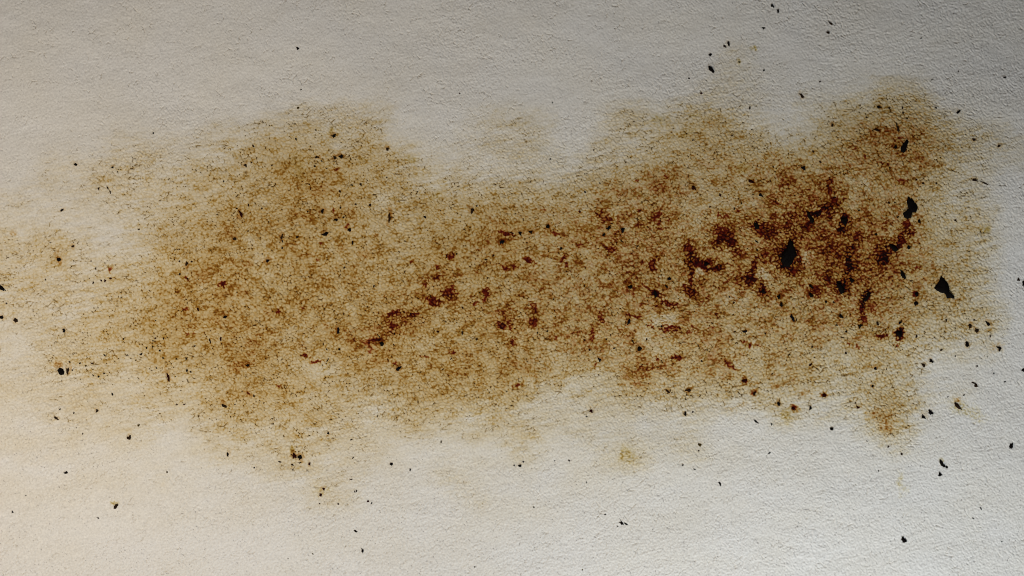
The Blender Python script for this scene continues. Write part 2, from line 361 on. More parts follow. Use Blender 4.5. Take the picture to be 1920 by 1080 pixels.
(1359,87,2,3.8,-35,'b',"thin dark speck in the small cluster above the stain"),
(1432,53,4,1.8,-15,'k',"small three-pointed dark speck near the top"),
(1552,62,4.2,2.4,20,'b',"dark speck, lower of two in the top right"),
(1557,45,4.2,1.8,35,'b',"faint dark speck, upper of two in the top right"),
(1502,181,2.2,6.4,-42,'b',"slanted dark thread on grey paper, upper right"),
(1880,147,3.6,2,-15,'k',"black speck on the grey upper right corner"),
]
# specks too small to tell apart, joined: x, y, half length, half width, angle, kind
GRIT = [
(603,302,2,2,0,'b'),(590,312,2.5,2.2,0,'b'),(555,261,1.8,4,-20,'b'),(592,244,2,1.6,0,'b'),(559,202,2.5,2.2,0,'s'),(637,359,3,2.4,0,'b'),(676,346,3,2.6,0,'b'),(660,347,2.6,2,0,'s'),
(694,384,3,2.6,0,'b'),(667,383,2.2,2,0,'b'),(644,407,1.8,3,0,'k'),(638,390,2,3,0,'k'),(557,445,3,3,0,'b'),(797,407,2.5,2.2,0,'k'),(894,386,2,2.2,0,'b'),(510,310,2,2,0,'b'),
(491,391,2,2.4,0,'b'),(577,397,2,2.4,20,'b'),(504,416,2,1.6,0,'b'),(288,250,2,1.8,0,'k'),(202,352,1.4,5,-30,'b'),(207,360,1.2,4,-30,'b'),(185,354,1.2,3.5,0,'b'),(472,305,2,2,0,'b'),(475,274,1.8,4,-20,'b'),
(444,391,2,2,0,'k'),(466,385,1.8,4,-15,'b'),(261,430,2.5,2,0,'b'),(420,340,2.2,1.6,30,'k'),(564,168,2.2,1.6,0,'k'),(1386,117,2.6,2,0,'s'),(1432,132,2.2,2,-40,'k'),(1315,175,2.6,2,20,'d'),(1292,147,2.2,1.8,30,'b'),
(1536,154,1.8,3,30,'b'),(1725,73,2.2,1.4,0,'k'),(1745,151,3,1.2,-15,'k'),(12,569,2.4,2,20,'b'),(131,679,3,2,30,'k'),(136,694,2.2,2,0,'k'),(207,522,2.8,2.6,0,'d'),(190,526,2,3,-20,'d'),(197,526,2,3,0,'d'),
(175,530,2,3,20,'b'),(180,503,1.6,4,15,'b'),(349,672,1.8,4,0,'k'),(371,580,2.4,3.6,0,'d'),(394,640,1.8,4,-15,'b'),(414,636,2.2,4.4,0,'d'),(365,649,2.4,2.2,0,'b'),(275,652,2,2.6,0,'k'),(287,650,2,3,-20,'k'),
(300,657,2.2,2.4,0,'k'),(292,634,2.2,2,0,'d'),(307,635,1.6,3,-30,'b'),(265,664,3.4,1.8,-15,'k'),(239,666,2.6,1.4,-20,'k'),(232,635,1.6,3,10,'b'),(197,667,3,1.6,35,'k'),(306,671,2,2,0,'k'),(332,673,2,1.6,0,'k'),
(294,690,2.4,2,0,'k'),(351,695,1.8,4,0,'k'),(358,697,2.2,1.8,0,'k'),(360,491,2.2,1.8,0,'b'),(337,490,1.6,2.4,30,'b'),(337,514,2.2,3.6,0,'b'),(352,523,3.4,2,35,'b'),(172,681,2.2,2.6,0,'d'),(150,681,1.8,2.4,0,'k'),
(185,706,2.2,2.6,30,'k'),(196,700,2,2,0,'k'),(175,704,1.6,2.8,-20,'k'),(161,686,2.6,2,0,'s'),(211,739,1.8,4,-20,'k'),(346,758,3,1.4,-5,'d'),(332,759,2.2,1.4,-20,'d'),(476,742,1.6,3,0,'k'),(314,885,2,1.8,0,'s'),
(477,877,1.8,1.6,0,'k'),(49,929,1.4,1.2,0,'k'),(24,960,1.6,3.4,20,'k'),(156,813,1.3,3,0,'b'),(261,797,2.4,3,0,'s'),(139,774,1.6,2.8,-20,'b'),(113,767,1.5,2.2,0,'b'),(549,881,1.6,2.2,0,'d'),(525,866,4,1.4,18,'b'),(548,872,4,1.8,10,'b'),(562,868,4,1.4,-25,'b'),
(599,944,1.4,1.6,0,'d'),(634,945,2,1.8,0,'d'),(690,940,2.2,2,0,'d'),(697,943,1.4,2.2,0,'k'),(769,881,1.4,3.2,15,'k'),(659,824,3.4,1.4,-20,'b'),(708,780,2.4,1.6,-20,'b'),(665,922,1.2,3.6,-20,'b'),(668,921,1.2,3,20,'b'),(827,829,1.6,3.2,0,'s'),
(890,1063,1.8,1.4,30,'k'),(1100,781,1.6,1.4,0,'k'),(1299,772,2,1.8,-20,'k'),(964,873,1.6,2.2,0,'k'),(981,866,2,2.4,-30,'k'),(1067,863,2.2,2,0,'b'),(1040,864,1.6,1.4,0,'k'),(1310,845,2,1.8,0,'b'),(1280,872,2.4,1.8,10,'k'),
(1302,880,3,1.2,35,'k'),(1135,965,2,1.3,-25,'k'),(1001,951,2.2,1.8,-30,'b'),(1100,904,1.2,2.4,20,'k'),(1158,987,1.3,1,0,'k'),(1625,827,1.6,1.6,0,'b'),(1777,744,2.2,1.6,-30,'k'),(1807,741,2,2,0,'k'),(1442,849,2.8,2,-20,'k'),(1446,795,1.6,2.8,-20,'k'),
(1647,883,1.6,1.4,0,'k'),(1690,851,2.4,2.6,0,'b'),(1665,837,2,3,20,'b'),(1831,686,2.4,2,0,'b'),(1790,668,1.2,2.8,0,'k'),(1850,669,2,1.2,30,'b'),(1717,631,2.4,3,-15,'b'),(1644,607,2.4,4.4,-35,'b'),(1586,621,3.6,1.6,-40,'n'),(1567,609,3,2.4,20,'b'),
(1547,566,2.6,2.4,0,'k'),(1562,567,2,2,0,'b'),(1522,650,2.6,2.4,0,'b'),(1585,662,2.6,3,-20,'b'),(1519,684,2.4,3,0,'d'),(1479,665,3,1.8,-15,'k'),(1526,670,2,1.6,0,'b'),(1764,656,2.8,2.2,-30,'b'),(1787,414,2.4,2,0,'b'),(1751,204,2.8,1.6,0,'k'),
(1562,371,3.4,2.4,0,'d'),(1714,338,2.4,2,0,'d'),(1727,345,3,2.4,40,'b'),(1750,345,2.6,1.8,-40,'b'),(1664,316,2.4,2,0,'b'),(1536,304,2.6,2.2,0,'b'),(1523,285,2,2.4,20,'b'),(1622,221,2.8,1.8,-20,'b'),(1665,204,3,2.4,0,'b'),(1689,204,2,3,0,'b'),(1690,213,2.4,2.4,0,'b'),(1697,224,2,1.8,0,'k'),
(1663,381,3.6,1.8,20,'b'),(1674,381,2.4,1.8,0,'b'),(1608,395,2,1.8,0,'k'),(1680,408,1.8,3.4,0,'b'),(1640,440,3,3,40,'k'),(661,455,2,4,0,'k'),(529,465,2.4,2.2,0,'b'),(529,452,2,3,0,'k'),(645,502,1.8,2.2,0,'k'),(701,537,2,3.2,20,'b'),(636,655,2.2,2.6,0,'k'),(612,655,1.6,2,0,'k'),
(614,676,1.2,5,25,'k'),(821,622,3,2.2,0,'d'),(867,625,1.8,4,0,'b'),(894,636,2.4,3,0,'b'),(867,577,3.6,1.8,50,'d'),(831,692,4.4,1.2,-35,'b'),(740,626,1.4,3,0,'k'),(738,646,4,1.1,50,'b'),(710,630,6,1,50,'b'),(925,479,2.6,2,-30,'k'),(911,487,4,1.4,0,'b'),(856,476,1.6,2,0,'k'),
(1105,656,1.8,3,-30,'n'),(1026,621,1.6,3.6,25,'k'),(1008,624,1.4,2.8,0,'k'),(1038,561,2,2,0,'k'),(1137,636,2.4,2,-20,'b'),(1152,653,3,1.6,-20,'n'),(1186,640,1.6,4,-25,'b'),(1212,636,1.6,3.6,0,'b'),(1315,677,2.2,2.4,0,'b'),(1240,612,2.2,2.2,0,'n'),(1250,538,2,4,-25,'k'),(1367,557,1.8,2.4,-30,'k'),(1375,568,2.4,2.2,0,'d'),
(1419,469,2.6,2.4,0,'n'),(1195,462,4,1.2,-45,'b'),(1165,452,4,1.6,35,'b'),(1418,453,5,1.6,35,'k'),(1434,625,2.4,2,-40,'k'),(1087,397,2.4,2.8,-30,'d'),(1097,360,2.4,2.6,20,'n'),(1350,366,2.4,2.6,30,'d'),(1389,381,2,3,0,'b'),(1411,365,2,1.8,0,'n'),(1376,392,2,2.4,30,'b'),(1405,203,1.8,3.6,10,'b'),
(1036,192,1.5,1.3,0,'k'),(1032,298,2,1.6,0,'k'),(1114,281,1.8,1.4,0,'b'),(1373,254,2.6,1.4,-10,'b'),(1299,263,2.6,1.6,0,'b'),(960,437,6,1.6,15,'d'),(1840,345,10,1.2,22,'b'),(1855,630,2.6,2,40,'b'),(1824,600,2.4,1.8,0,'b'),(1772,600,1.4,3.4,0,'b'),(1777,545,1.6,1.8,0,'k'),
(1839,953,1.5,2.8,-30,'k'),(1825,972,1.6,2.4,-30,'k'),(1879,1016,2.8,1.2,25,'k'),(1863,700,1.8,2.4,-20,'k'),(1883,716,2,2,0,'k'),(1825,718,5,2,25,'b'),
]

# ------------------------------------------------------------------ the sheet: a fine grid, tighter where the camera looks
STEP = 1.40
def axis(lo, hi):
    core = np.arange(lo, hi + STEP, STEP)
    grow, p, st = [], 0.0, STEP
    while p < 520:
        st = min(st * 1.06, 9.0); p += st; grow.append(p)
    grow = np.array(grow)
    return np.concatenate([(core[0] - grow)[::-1], core, core[-1] + grow])
AX, AY = axis(-24, 1944), axis(-24, 1104)
NX, NY = len(AX), len(AY)
U, V = np.meshgrid(AX, AY)          # plan coordinates, v runs down
U = U.astype(f32); V = V.astype(f32)

wu = U + 12 * fbm(U / 170, V / 170, 2, 3) + 2.0 * perlin(U / 31, V / 31, 5)
wv = V + 12 * fbm(U / 170, V / 170, 2, 7) + 2.0 * perlin(U / 31, V / 31, 9)

# direction of the fibres: rises a little to the right, bends slowly
def flow(u, v, deg):
    a = math.radians(deg)
    return u * math.cos(a) - v * math.sin(a), u * math.sin(a) + v * math.cos(a)
fu, fv = flow(wu, wv, 17)           # fu along the fibres, fv across them

# macro stain
G = np.array([[int(c) for c in r] for r in STAIN])
G = LEVEL[G]
G = np.pad(G, 14, mode='edge')
G[:13] = 0; G[-13:] = 0
B = (G + np.roll(G, 1, 0) + np.roll(G, -1, 0)) / 3
B = (B + np.roll(B, 1, 1) + np.roll(B, -1, 1)) / 3
G = np.clip(G + 0.75 * (G - B), 0, None)                # the spline below softens, so sharpen first
ru, rv = flow(U, V, 9)
gx = (U + 15 * fbm(ru / 95, rv / 55, 5, 21, .66) + 4 * perlin(U / 8, V / 8, 25) - 20) / 40 + 14
gy = (V + 13 * fbm(ru / 95, rv / 55, 5, 31, .66) + 3 * perlin(ru / 14, rv / 7, 35) - 20) / 40 + 14
def sample(Gm, x, y):
    x = np.clip(x, 1, Gm.shape[1] - 3); y = np.clip(y, 1, Gm.shape[0] - 3)
    i = np.floor(x).astype(int); j = np.floor(y).astype(int)
    tx = x - i; ty = y - j
    def wts(t):                                         # cubic B-spline
        return ((1 - t) ** 3 / 6, (3 * t ** 3 - 6 * t ** 2 + 4) / 6, (-3 * t ** 3 + 3 * t ** 2 + 3 * t + 1) / 6, t ** 3 / 6)
    wx, wy = wts(tx), wts(ty)
    o = 0
    for b in range(4):
        for a in range(4):
            o = o + Gm[j + b - 1, i + a - 1] * wx[a] * wy[b]
    return o.astype(f32)
D = sample(G, gx, gy)
GB = G.copy()
for _ in range(3):
    GB = (GB + np.roll(GB, 1, 0) + np.roll(GB, -1, 0)) / 3
    GB = (GB + np.roll(GB, 1, 1) + np.roll(GB, -1, 1)) / 3
wash = sample(GB, gx, gy) * (1 - sstep(1750, 1900, U))   # thin haze of tea-coloured water round the stain
tide = D + .10 * perlin(ru / 11, rv / 5, 37) * sstep(.02, .12, D)
D = .86 * (D - 0.04).clip(0) + .04 * sstep(.08, .16, tide) + .07 * sstep(.26, .36, tide) + .05 * sstep(.50, .60, tide)
D = D + .27 * wash * (0.8 + .6 * fbm(ru / 90, rv / 50, 4, 39, .6)).clip(0)
D = D * (1 + .75 * fbm(ru / 55, rv / 9, 4, 57, .7) * (1 - .8 * sstep(.3, .9, D))).clip(0)      # feathered along the fibres
soak = sstep(0.04, 0.35, D)          # where the sheet is wet and swollen: coarser grain

# grain: small pebbles with sharp valleys
F1, F2, F3, cid = worley(fu / 7.4, fv / 6.0, 2)
edge = F2 - F1
pebble = sstep(0.0, 0.42, edge)
node = 1 - sstep(0.04, 0.20, F3 - F1)                   # corners where three pebbles meet
E1, E2, E3, cid2 = worley(fu / 15.0 + 3, fv / 7.5, 8)
fold = sstep(0.0, 0.22, E2 - E1)
crackmask = sstep(0.05, 0.55, fbm(U / 70, V / 55, 3, 41) + 0.42) * sstep(-.1, .5, fbm(fu / 26, fv / 12, 2, 44))
crack = (1 - sstep(0.0, 0.10, E2 - E1)) * crackmask * (cid2 > 0.25)
wr = fbm(fu / 30, fv / 8, 3, 51)
ridge = 1 - np.abs(fbm(fu / 46, fv / 13, 2, 61)) * 1.6
fine = fbm(U / 3.4, V / 3.0, 2, 71, 0.7)
rough = 0.50 + 0.50 * sstep(-.5, .5, .8 * fbm(U / 200, V / 130, 3, 81) + (U - 800) / 2000 + (V - 480) / 1500)
lumps = fbm(U / 70, V / 45, 3, 91)
swell = fbm(U / 420, V / 260, 2, 97)

grit_n = fbm(fu / 7.5, fv / 5.0, 2, 75, .6)
Z = (pebble * (0.4 + 0.6 * cid) * (0.45 + 0.6 * soak) * rough
     + 0.26 * fold * rough
     + 0.34 * wr * rough
     + 0.08 * ridge * rough
     + 0.72 * fine * rough + 0.34 * grit_n * (.6 + .4 * cid) * rough
     - 1.3 * crack
     + 0.8 * lumps + 4.0 * swell
     + 19.0 * np.exp(-((V - 330) / 260) ** 2) * sstep(1150, 2000, U)).astype(f32)

# pigment
valley = 1 - pebble
m1 = fbm(U / 26, V / 22, 3, 101)
p1 = 0.62 * perlin(fu / 7.0, fv / 4.4, 111) + 0.55 * perlin(U / 3.3, V / 3.0, 112)
p2 = perlin(fu / 18, fv / 6.5, 113)
pool = 0.80 * p1 + 0.36 * p2 + 0.30 * (valley - 0.35) + 0.42 * m1
pool = sstep(0.06, 0.70, pool + 0.35 * (D - 0.9).clip(-.6, .5)) * sstep(.10, .50, D)   # pigment settles in small pools between the grains
brown = D * np.exp(0.22 * m1) * (0.60 + 0.20 * valley + 0.36 * (cid - .5)) + .54 * pool * D
brown = brown + 0.025 * (fbm(U / 120, V / 90, 3, 121) + .5).clip(0)
net = 1 - 2.6 * np.abs(perlin(U / 19 + .4 * m1, V / 15, 161) + .35 * perlin(U / 7, V / 6.5, 163))
net = sstep(.25, .85, net + .5 * p1 - .1) * (0.5 + .6 * sstep(-.3, .5, m1))       # threads of darker red-brown between the clots
low = np.exp(-((V - 800) / 150) ** 2) * (1 - sstep(1000, 1650, U)) + .25 * np.exp(-((V - 480) / 260) ** 2) * (1 - sstep(150, 500, U))
brown = brown + .12 * low * (.55 + .6 * fbm(ru / 120, rv / 60, 4, 171, .6)).clip(0)        # faint beige wash that ran down the sheet
red = 0.30 * pool * sstep(1.0, 1.8, D) + .50 * net * sstep(1.0, 1.6, D) + .16 * net * sstep(.7, 1.0, D) * sstep(850, 1150, U)
brown = brown + .35 * net * sstep(.7, 1.2, D)
red = red + .05 * pool * D * sstep(800, 1300, U)
olive = 0.55 * pool * np.minimum(D, 1.4)
soot = np.zeros_like(U)
dU = 9 * perlin(U / 24, V / 22, 151) + 5 * perlin(U / 9, V / 9, 152)
dV = 9 * perlin(U / 24, V / 22, 153) + 5 * perlin(U / 9, V / 9, 154)
edge_n = 0.55 * perlin(U / 9, V / 8, 131) + 0.45 * perlin(U / 4.2, V / 4.0, 137)
core_x = np.searchsorted(AX, [0])[0]
for (x, y, rx, ry, ang, kind, s) in BLOTCH:
    R = max(rx, ry) * 2.2 + 8
    i0, i1 = np.searchsorted(AX, [x - R, x + R]); j0, j1 = np.searchsorted(AY, [y - R, y + R])
    wob = min(1.0, R / 50)
    u = U[j0:j1, i0:i1] - x + wob * dU[j0:j1, i0:i1]; v = V[j0:j1, i0:i1] - y + wob * dV[j0:j1, i0:i1]
    a = math.radians(ang)
    p = (u * math.cos(a) + v * math.sin(a)) / rx
    q = (-u * math.sin(a) + v * math.cos(a)) / ry
    r = np.sqrt(p * p + q * q)
    en = edge_n[j0:j1, i0:i1]
    vl = valley[j0:j1, i0:i1]
    if kind in 'oy':
        m = s * sstep(1.7, 0.2, r + .6 * en) * (0.30 + 1.25 * sstep(-.25, .45, p1[j0:j1, i0:i1] + .5 * en)) * (0.6 + 0.6 * vl)
        if kind == 'o':
            brown[j0:j1, i0:i1] += .75 * m.clip(0)
            red[j0:j1, i0:i1] += .06 * m.clip(0)
        else:
            olive[j0:j1, i0:i1] += .70 * m.clip(0)
    else:
        f = 1.0 - r + 0.70 * en + 0.50 * p1[j0:j1, i0:i1] + 0.45 * (vl - 0.4) - (0.30 if s < 1.0 else 0.08 if s < 1.3 else -0.22)
        m = sstep(0.0, 0.60, f) * min(s, 1.9) * (0.78 + 0.3 * vl)
        red[j0:j1, i0:i1] = np.maximum(red[j0:j1, i0:i1], m)
        halo = sstep(-0.75, 0.35, f)
        brown[j0:j1, i0:i1] += (0.32 + .30 * vl) * min(s, 1.4) * halo
        olive[j0:j1, i0:i1] += .25 * min(s, 1.4) * halo
        if s > 1.65:
            soot[j0:j1, i0:i1] += 2.4 * (s - 1.5) * sstep(0.30, 0.75, f)
# paler islands the pigment did not reach
for (x, y, rx, ry, ang, s) in [(1513,487,14,12,0,.5),(1312,512,8,9,0,.6),(1245,602,24,11,0,.5),(1432,516,14,9,20,.6),(1215,630,9,13,0,.4),(1320,420,14,10,0,.3),(735,372,34,14,10,.35),(790,640,26,14,0,.25),(1235,515,8,13,0,.35),(1385,560,30,14,0,.25),(1560,655,50,16,0,.2),(1630,345,28,12,0,.3),(600,690,40,14,-12,.3)]:
    R = max(rx, ry) * 2 + 12
    i0, i1 = np.searchsorted(AX, [x - R, x + R]); j0, j1 = np.searchsorted(AY, [y - R, y + R])
    u = (U[j0:j1, i0:i1] - x + dU[j0:j1, i0:i1] * .7) / rx; v = (V[j0:j1, i0:i1] - y + dV[j0:j1, i0:i1] * .7) / ry
    keep = 1 - s * sstep(1.5, .6, np.sqrt(u * u + v * v) + .4 * edge_n[j0:j1, i0:i1])
    for f in (brown, red, olive, soot):
        f[j0:j1, i0:i1] *= keep
# brown and red tint round each crumb, shifted slightly up, stronger in the stain
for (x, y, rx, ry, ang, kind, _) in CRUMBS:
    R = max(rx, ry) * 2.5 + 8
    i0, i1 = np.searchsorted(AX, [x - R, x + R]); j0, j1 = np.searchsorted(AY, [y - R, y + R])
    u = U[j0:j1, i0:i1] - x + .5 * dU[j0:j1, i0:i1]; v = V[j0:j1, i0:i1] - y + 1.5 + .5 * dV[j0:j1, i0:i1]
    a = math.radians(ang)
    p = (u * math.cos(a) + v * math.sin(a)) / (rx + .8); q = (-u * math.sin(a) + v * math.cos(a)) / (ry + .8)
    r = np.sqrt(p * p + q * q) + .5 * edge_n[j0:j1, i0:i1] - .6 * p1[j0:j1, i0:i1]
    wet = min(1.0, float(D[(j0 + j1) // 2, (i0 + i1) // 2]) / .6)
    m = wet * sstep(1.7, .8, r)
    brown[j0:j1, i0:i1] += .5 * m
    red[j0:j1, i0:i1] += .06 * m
# pigment caught in the corners between pebbles: the small dark ticks
tick = node * (hash2((U / 9).astype(np.int32), (V / 9).astype(np.int32), 4) > 90)
tickm = sstep(.0, .6, fbm(U / 24, V / 22, 2, 141) + .15)
brown = brown + tick * tickm * 1.1 * sstep(.18, .6, D)
soot = soot + tick * (cid > .45) * tickm * 2.4 * sstep(.12, .5, D)
red = red + .5 * tick * tickm * sstep(.9, 1.5, D)
grain = (cid > .45) * sstep(.45, 1.0, pebble)
red = red * (1 - .55 * grain); olive = olive * (1 - .25 * grain); brown = brown * (1 - .18 * grain)   # raised grains stay paler
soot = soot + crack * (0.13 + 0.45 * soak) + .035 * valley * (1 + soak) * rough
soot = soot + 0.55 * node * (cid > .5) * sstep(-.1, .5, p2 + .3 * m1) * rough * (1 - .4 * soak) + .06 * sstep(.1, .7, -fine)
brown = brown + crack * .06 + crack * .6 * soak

# ------------------------------------------------------------------ materials
def new_mat(name):
    m = bpy.data.materials.new(name); m.use_nodes = True
    nt = m.node_tree
    return m, nt, nt.nodes, nt.links, nt.nodes["Principled BSDF"]

def paper_material():
    m, nt, N, L, bsdf = new_mat("fibrous_sheet")
    def attr(n):
        a = N.new("ShaderNodeAttribute"); a.attribute_name = n; return a
    at = attr("pigment")                       # x brown, y red, z soot
    ol = attr("olive")
    sep = N.new("ShaderNodeSeparateXYZ"); L.new(at.outputs["Vector"], sep.inputs[0])
    tc = N.new("ShaderNodeTexCoord")
    nz = N.new("ShaderNodeTexNoise"); nz.inputs["Scale"].default_value = 2600; nz.inputs["Detail"].default_value = 3
    L.new(tc.outputs["Object"], nz.inputs["Vector"])
    # absorption of each pigment per channel
    K = {"brown": (0.50, 0.95, 2.05), "red": (0.95, 2.75, 3.0), "soot": (1.6, 1.65, 1.6), "olive": (0.74, 1.16, 2.7)}
    base = (0.795, 0.790, 0.790)
    comb = N.new("ShaderNodeCombineColor")
    for ch in range(3):
        acc = None
        for src, key in ((sep.outputs[0], "brown"), (sep.outputs[1], "red"), (sep.outputs[2], "soot"), (ol.outputs["Fac"], "olive")):
            mu = N.new("ShaderNodeMath"); mu.operation = 'MULTIPLY'
            L.new(src, mu.inputs[0]); mu.inputs[1].default_value = -K[key][ch]
            if acc is None:
                acc = mu.outputs[0]
            else:
                ad = N.new("ShaderNodeMath"); ad.operation = 'ADD'
                L.new(acc, ad.inputs[0]); L.new(mu.outputs[0], ad.inputs[1]); acc = ad.outputs[0]
        ex = N.new("ShaderNodeMath"); ex.operation = 'EXPONENT'; L.new(acc, ex.inputs[0])
        sc = N.new("ShaderNodeMath"); sc.operation = 'MULTIPLY'; L.new(ex.outputs[0], sc.inputs[0]); sc.inputs[1].default_value = base[ch]
        L.new(sc.outputs[0], comb.inputs[ch])
    ramp = N.new("ShaderNodeMapRange")
    ramp.inputs["From Min"].default_value = 0.3; ramp.inputs["From Max"].default_value = 0.7
    ramp.inputs["To Min"].default_value = 0.90; ramp.inputs["To Max"].default_value = 1.06
    L.new(nz.outputs["Fac"], ramp.inputs["Value"])
    mul = N.new("ShaderNodeMix"); mul.data_type = 'RGBA'; mul.blend_type = 'MULTIPLY'; mul.inputs["Factor"].default_value = 1
    L.new(comb.outputs[0], mul.inputs["A"]); L.new(ramp.outputs[0], mul.inputs["B"])
    L.new(mul.outputs["Result"], bsdf.inputs["Base Color"])
    bsdf.inputs["Roughness"].default_value = 0.8
    bsdf.inputs["Specular IOR Level"].default_value = 0.10
    bp = N.new("ShaderNodeBump"); bp.inputs["Strength"].default_value = 0.25; bp.inputs["Distance"].default_value = 0.00006
    L.new(nz.outputs["Fac"], bp.inputs["Height"]); L.new(bp.outputs[0], bsdf.inputs["Normal"])
    return m
MAT_PAPER = paper_material()

def crumb_material(name, col, rough=0.75):
    m, nt, N, L, bsdf = new_mat(name)
    tc = N.new("ShaderNodeTexCoord")
    nz = N.new("ShaderNodeTexNoise"); nz.inputs["Scale"].default_value = 4000; nz.inputs["Detail"].default_value = 4
    L.new(tc.outputs["Object"], nz.inputs["Vector"])
    cr = N.new("ShaderNodeValToRGB")
    cr.color_ramp.elements[0].position = 0.3; cr.color_ramp.elements[1].position = 0.75
    cr.color_ramp.elements[0].color = tuple(c * .55 for c in col) + (1,)
    cr.color_ramp.elements[1].color = tuple(c * 1.7 for c in col) + (1,)
    L.new(nz.outputs["Fac"], cr.inputs[0]); L.new(cr.outputs[0], bsdf.inputs["Base Color"])
    bsdf.inputs["Roughness"].default_value = rough
    bsdf.inputs["Specular IOR Level"].default_value = 0.04
    return m
MATS = {
    'k': crumb_material("black_crumb", (0.0045, 0.0034, 0.0032)),
    'b': crumb_material("dark_brown_crumb", (0.020, 0.010, 0.005)),
    'd': crumb_material("dark_red_crumb", (0.020, 0.0025, 0.0020)),
    'n': crumb_material("blue_black_crumb", (0.0035, 0.0038, 0.0065)),
    's': crumb_material("olive_brown_crumb", (0.055, 0.036, 0.008)),
}

# ------------------------------------------------------------------ build the sheet meshes
def plan(u, v):
    return (u - 960) * S, (540 - v) * S

X3 = ((U - 960) * S); Y3 = ((540 - V) * S); Z3 = Z * S
idx = np.arange(NX * NY, dtype=np.int64).reshape(NY, NX)
quads = np.stack([idx[:-1, :-1], idx[1:, :-1], idx[1:, 1:], idx[:-1, 1:]], -1).reshape(-1, 4)
uc = (U[:-1, :-1] + U[1:, 1:]).ravel() / 2; vc = (V[:-1, :-1] + V[1:, 1:]).ravel() / 2

# vertex normals of the whole surface, so that the seam between sheet and stain does not show
du = np.gradient(Z3, axis=1) / np.gradient(X3, axis=1)
dv = np.gradient(Z3, axis=0) / np.gradient(Y3, axis=0)
NRM = np.stack([-du, -dv, np.ones_like(du)], -1)
NRM /= np.linalg.norm(NRM, axis=-1, keepdims=True)
NRM = NRM.reshape(-1, 3)
CO = np.stack([X3, Y3, Z3], -1).reshape(-1, 3).astype(f32)
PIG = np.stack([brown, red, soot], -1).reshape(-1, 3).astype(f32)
OLV = olive.reshape(-1).astype(f32)

def mesh_object(name, faces, parent):
    used, inv = np.unique(faces.ravel(), return_inverse=True)
    me = bpy.data.meshes.new(name)
    nf = len(faces)
    me.vertices.add(len(used)); me.loops.add(nf * 4); me.polygons.add(nf)
    me.vertices.foreach_set("co", CO[used].ravel())
    me.loops.foreach_set("vertex_index", inv.astype(np.int32).ravel())
    me.polygons.foreach_set("loop_start", np.arange(0, nf * 4, 4, dtype=np.int32))
    me.polygons.foreach_set("use_smooth", np.ones(nf, bool))
    me.update(calc_edges=True)
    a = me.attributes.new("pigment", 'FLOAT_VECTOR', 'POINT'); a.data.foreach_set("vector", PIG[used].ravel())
    a = me.attributes.new("olive", 'FLOAT', 'POINT'); a.data.foreach_set("value", OLV[used])
    me.normals_split_custom_set_from_vertices(NRM[used].astype(f32))
    me.materials.append(MAT_PAPER)
    o = bpy.data.objects.new(name, me); C.objects.link(o); o.parent = parent
    return o

sheet = bpy.data.objects.new("paper_sheet", None)
C.objects.link(sheet)
sheet["label"] = "pale fibrous sheet of paper with a wide brown stain across it"
sheet["category"] = "paper"

Ds = sample(G, (U - 20 + 8 * perlin(U / 40, V / 40, 23)) / 40 + 14, (V - 20 + 8 * perlin(U / 40, V / 40, 33)) / 40 + 14)
dc = ((Ds[:-1, :-1] + Ds[1:, 1:]) / 2).ravel()
part = np.zeros(len(quads), np.int32)
part[dc > 0.20] = 1
main_blotches = [b for b in BLOTCH if b[5] == 'r' and b[6] >= 1.3 and b[2] * b[3] >= 55]
en_c = edge_n[:-1, :-1].ravel()
for n, (x, y, rx, ry, ang, kind, s) in enumerate(main_blotches):
    a = math.radians(ang)
    sel = np.where((np.abs(uc - x) < 60) & (np.abs(vc - y) < 60))[0]
    u = uc[sel] - x; v = vc[sel] - y
    p = (u * math.cos(a) + v * math.sin(a)) / rx; q = (-u * math.sin(a) + v * math.cos(a)) / ry
    inside = np.sqrt(p * p + q * q) + .4 * en_c[sel] < 1.02
    sel = sel[inside]
    part[sel[part[sel] < 2]] = 2 + n
bare = mesh_object("bare_paper", quads[part == 0], sheet)
stain = mesh_object("stain", quads[part == 1], sheet)
stain["label"] = "long mottled tan and brown stain soaked into the sheet"
for n in range(len(main_blotches)):
    fs = quads[part == 2 + n]
    if len(fs) > 12:
        mesh_object("dark_blotch", fs, stain)
# underside: a plain slab so that the sheet has thickness
x0, y1 = plan(AX[0], AY[0]); x1, y0 = plan(AX[-1], AY[-1])
zb = -12 * S - 0.0006
zt = float(Z3.min()) - 0.00005
vs = [(x0, y0, zb), (x1, y0, zb), (x1, y1, zb), (x0, y1, zb), (x0, y0, zt), (x1, y0, zt), (x1, y1, zt), (x0, y1, zt)]
fcs = [(0, 3, 2, 1), (4, 5, 6, 7), (0, 1, 5, 4), (1, 2, 6, 5), (2, 3, 7, 6), (3, 0, 4, 7)]
me = bpy.data.meshes.new("paper_back"); me.from_pydata(vs, [], fcs); me.materials.append(MAT_PAPER)
back = bpy.data.objects.new("paper_back", me); C.objects.link(back); back.parent = sheet

# ------------------------------------------------------------------ crumbs
def surf_z(u, v):
    i = int(np.clip(np.searchsorted(AX, u), 1, NX - 2)); j = int(np.clip(np.searchsorted(AY, v), 1, NY - 2))
    return float(Z3[j - 1:j + 2, i - 1:i + 2].mean())

def fix_normals(me):
    b = bmesh.new(); b.from_mesh(me)
    bmesh.ops.recalc_face_normals(b, faces=b.faces)
    b.to_mesh(me); b.free()

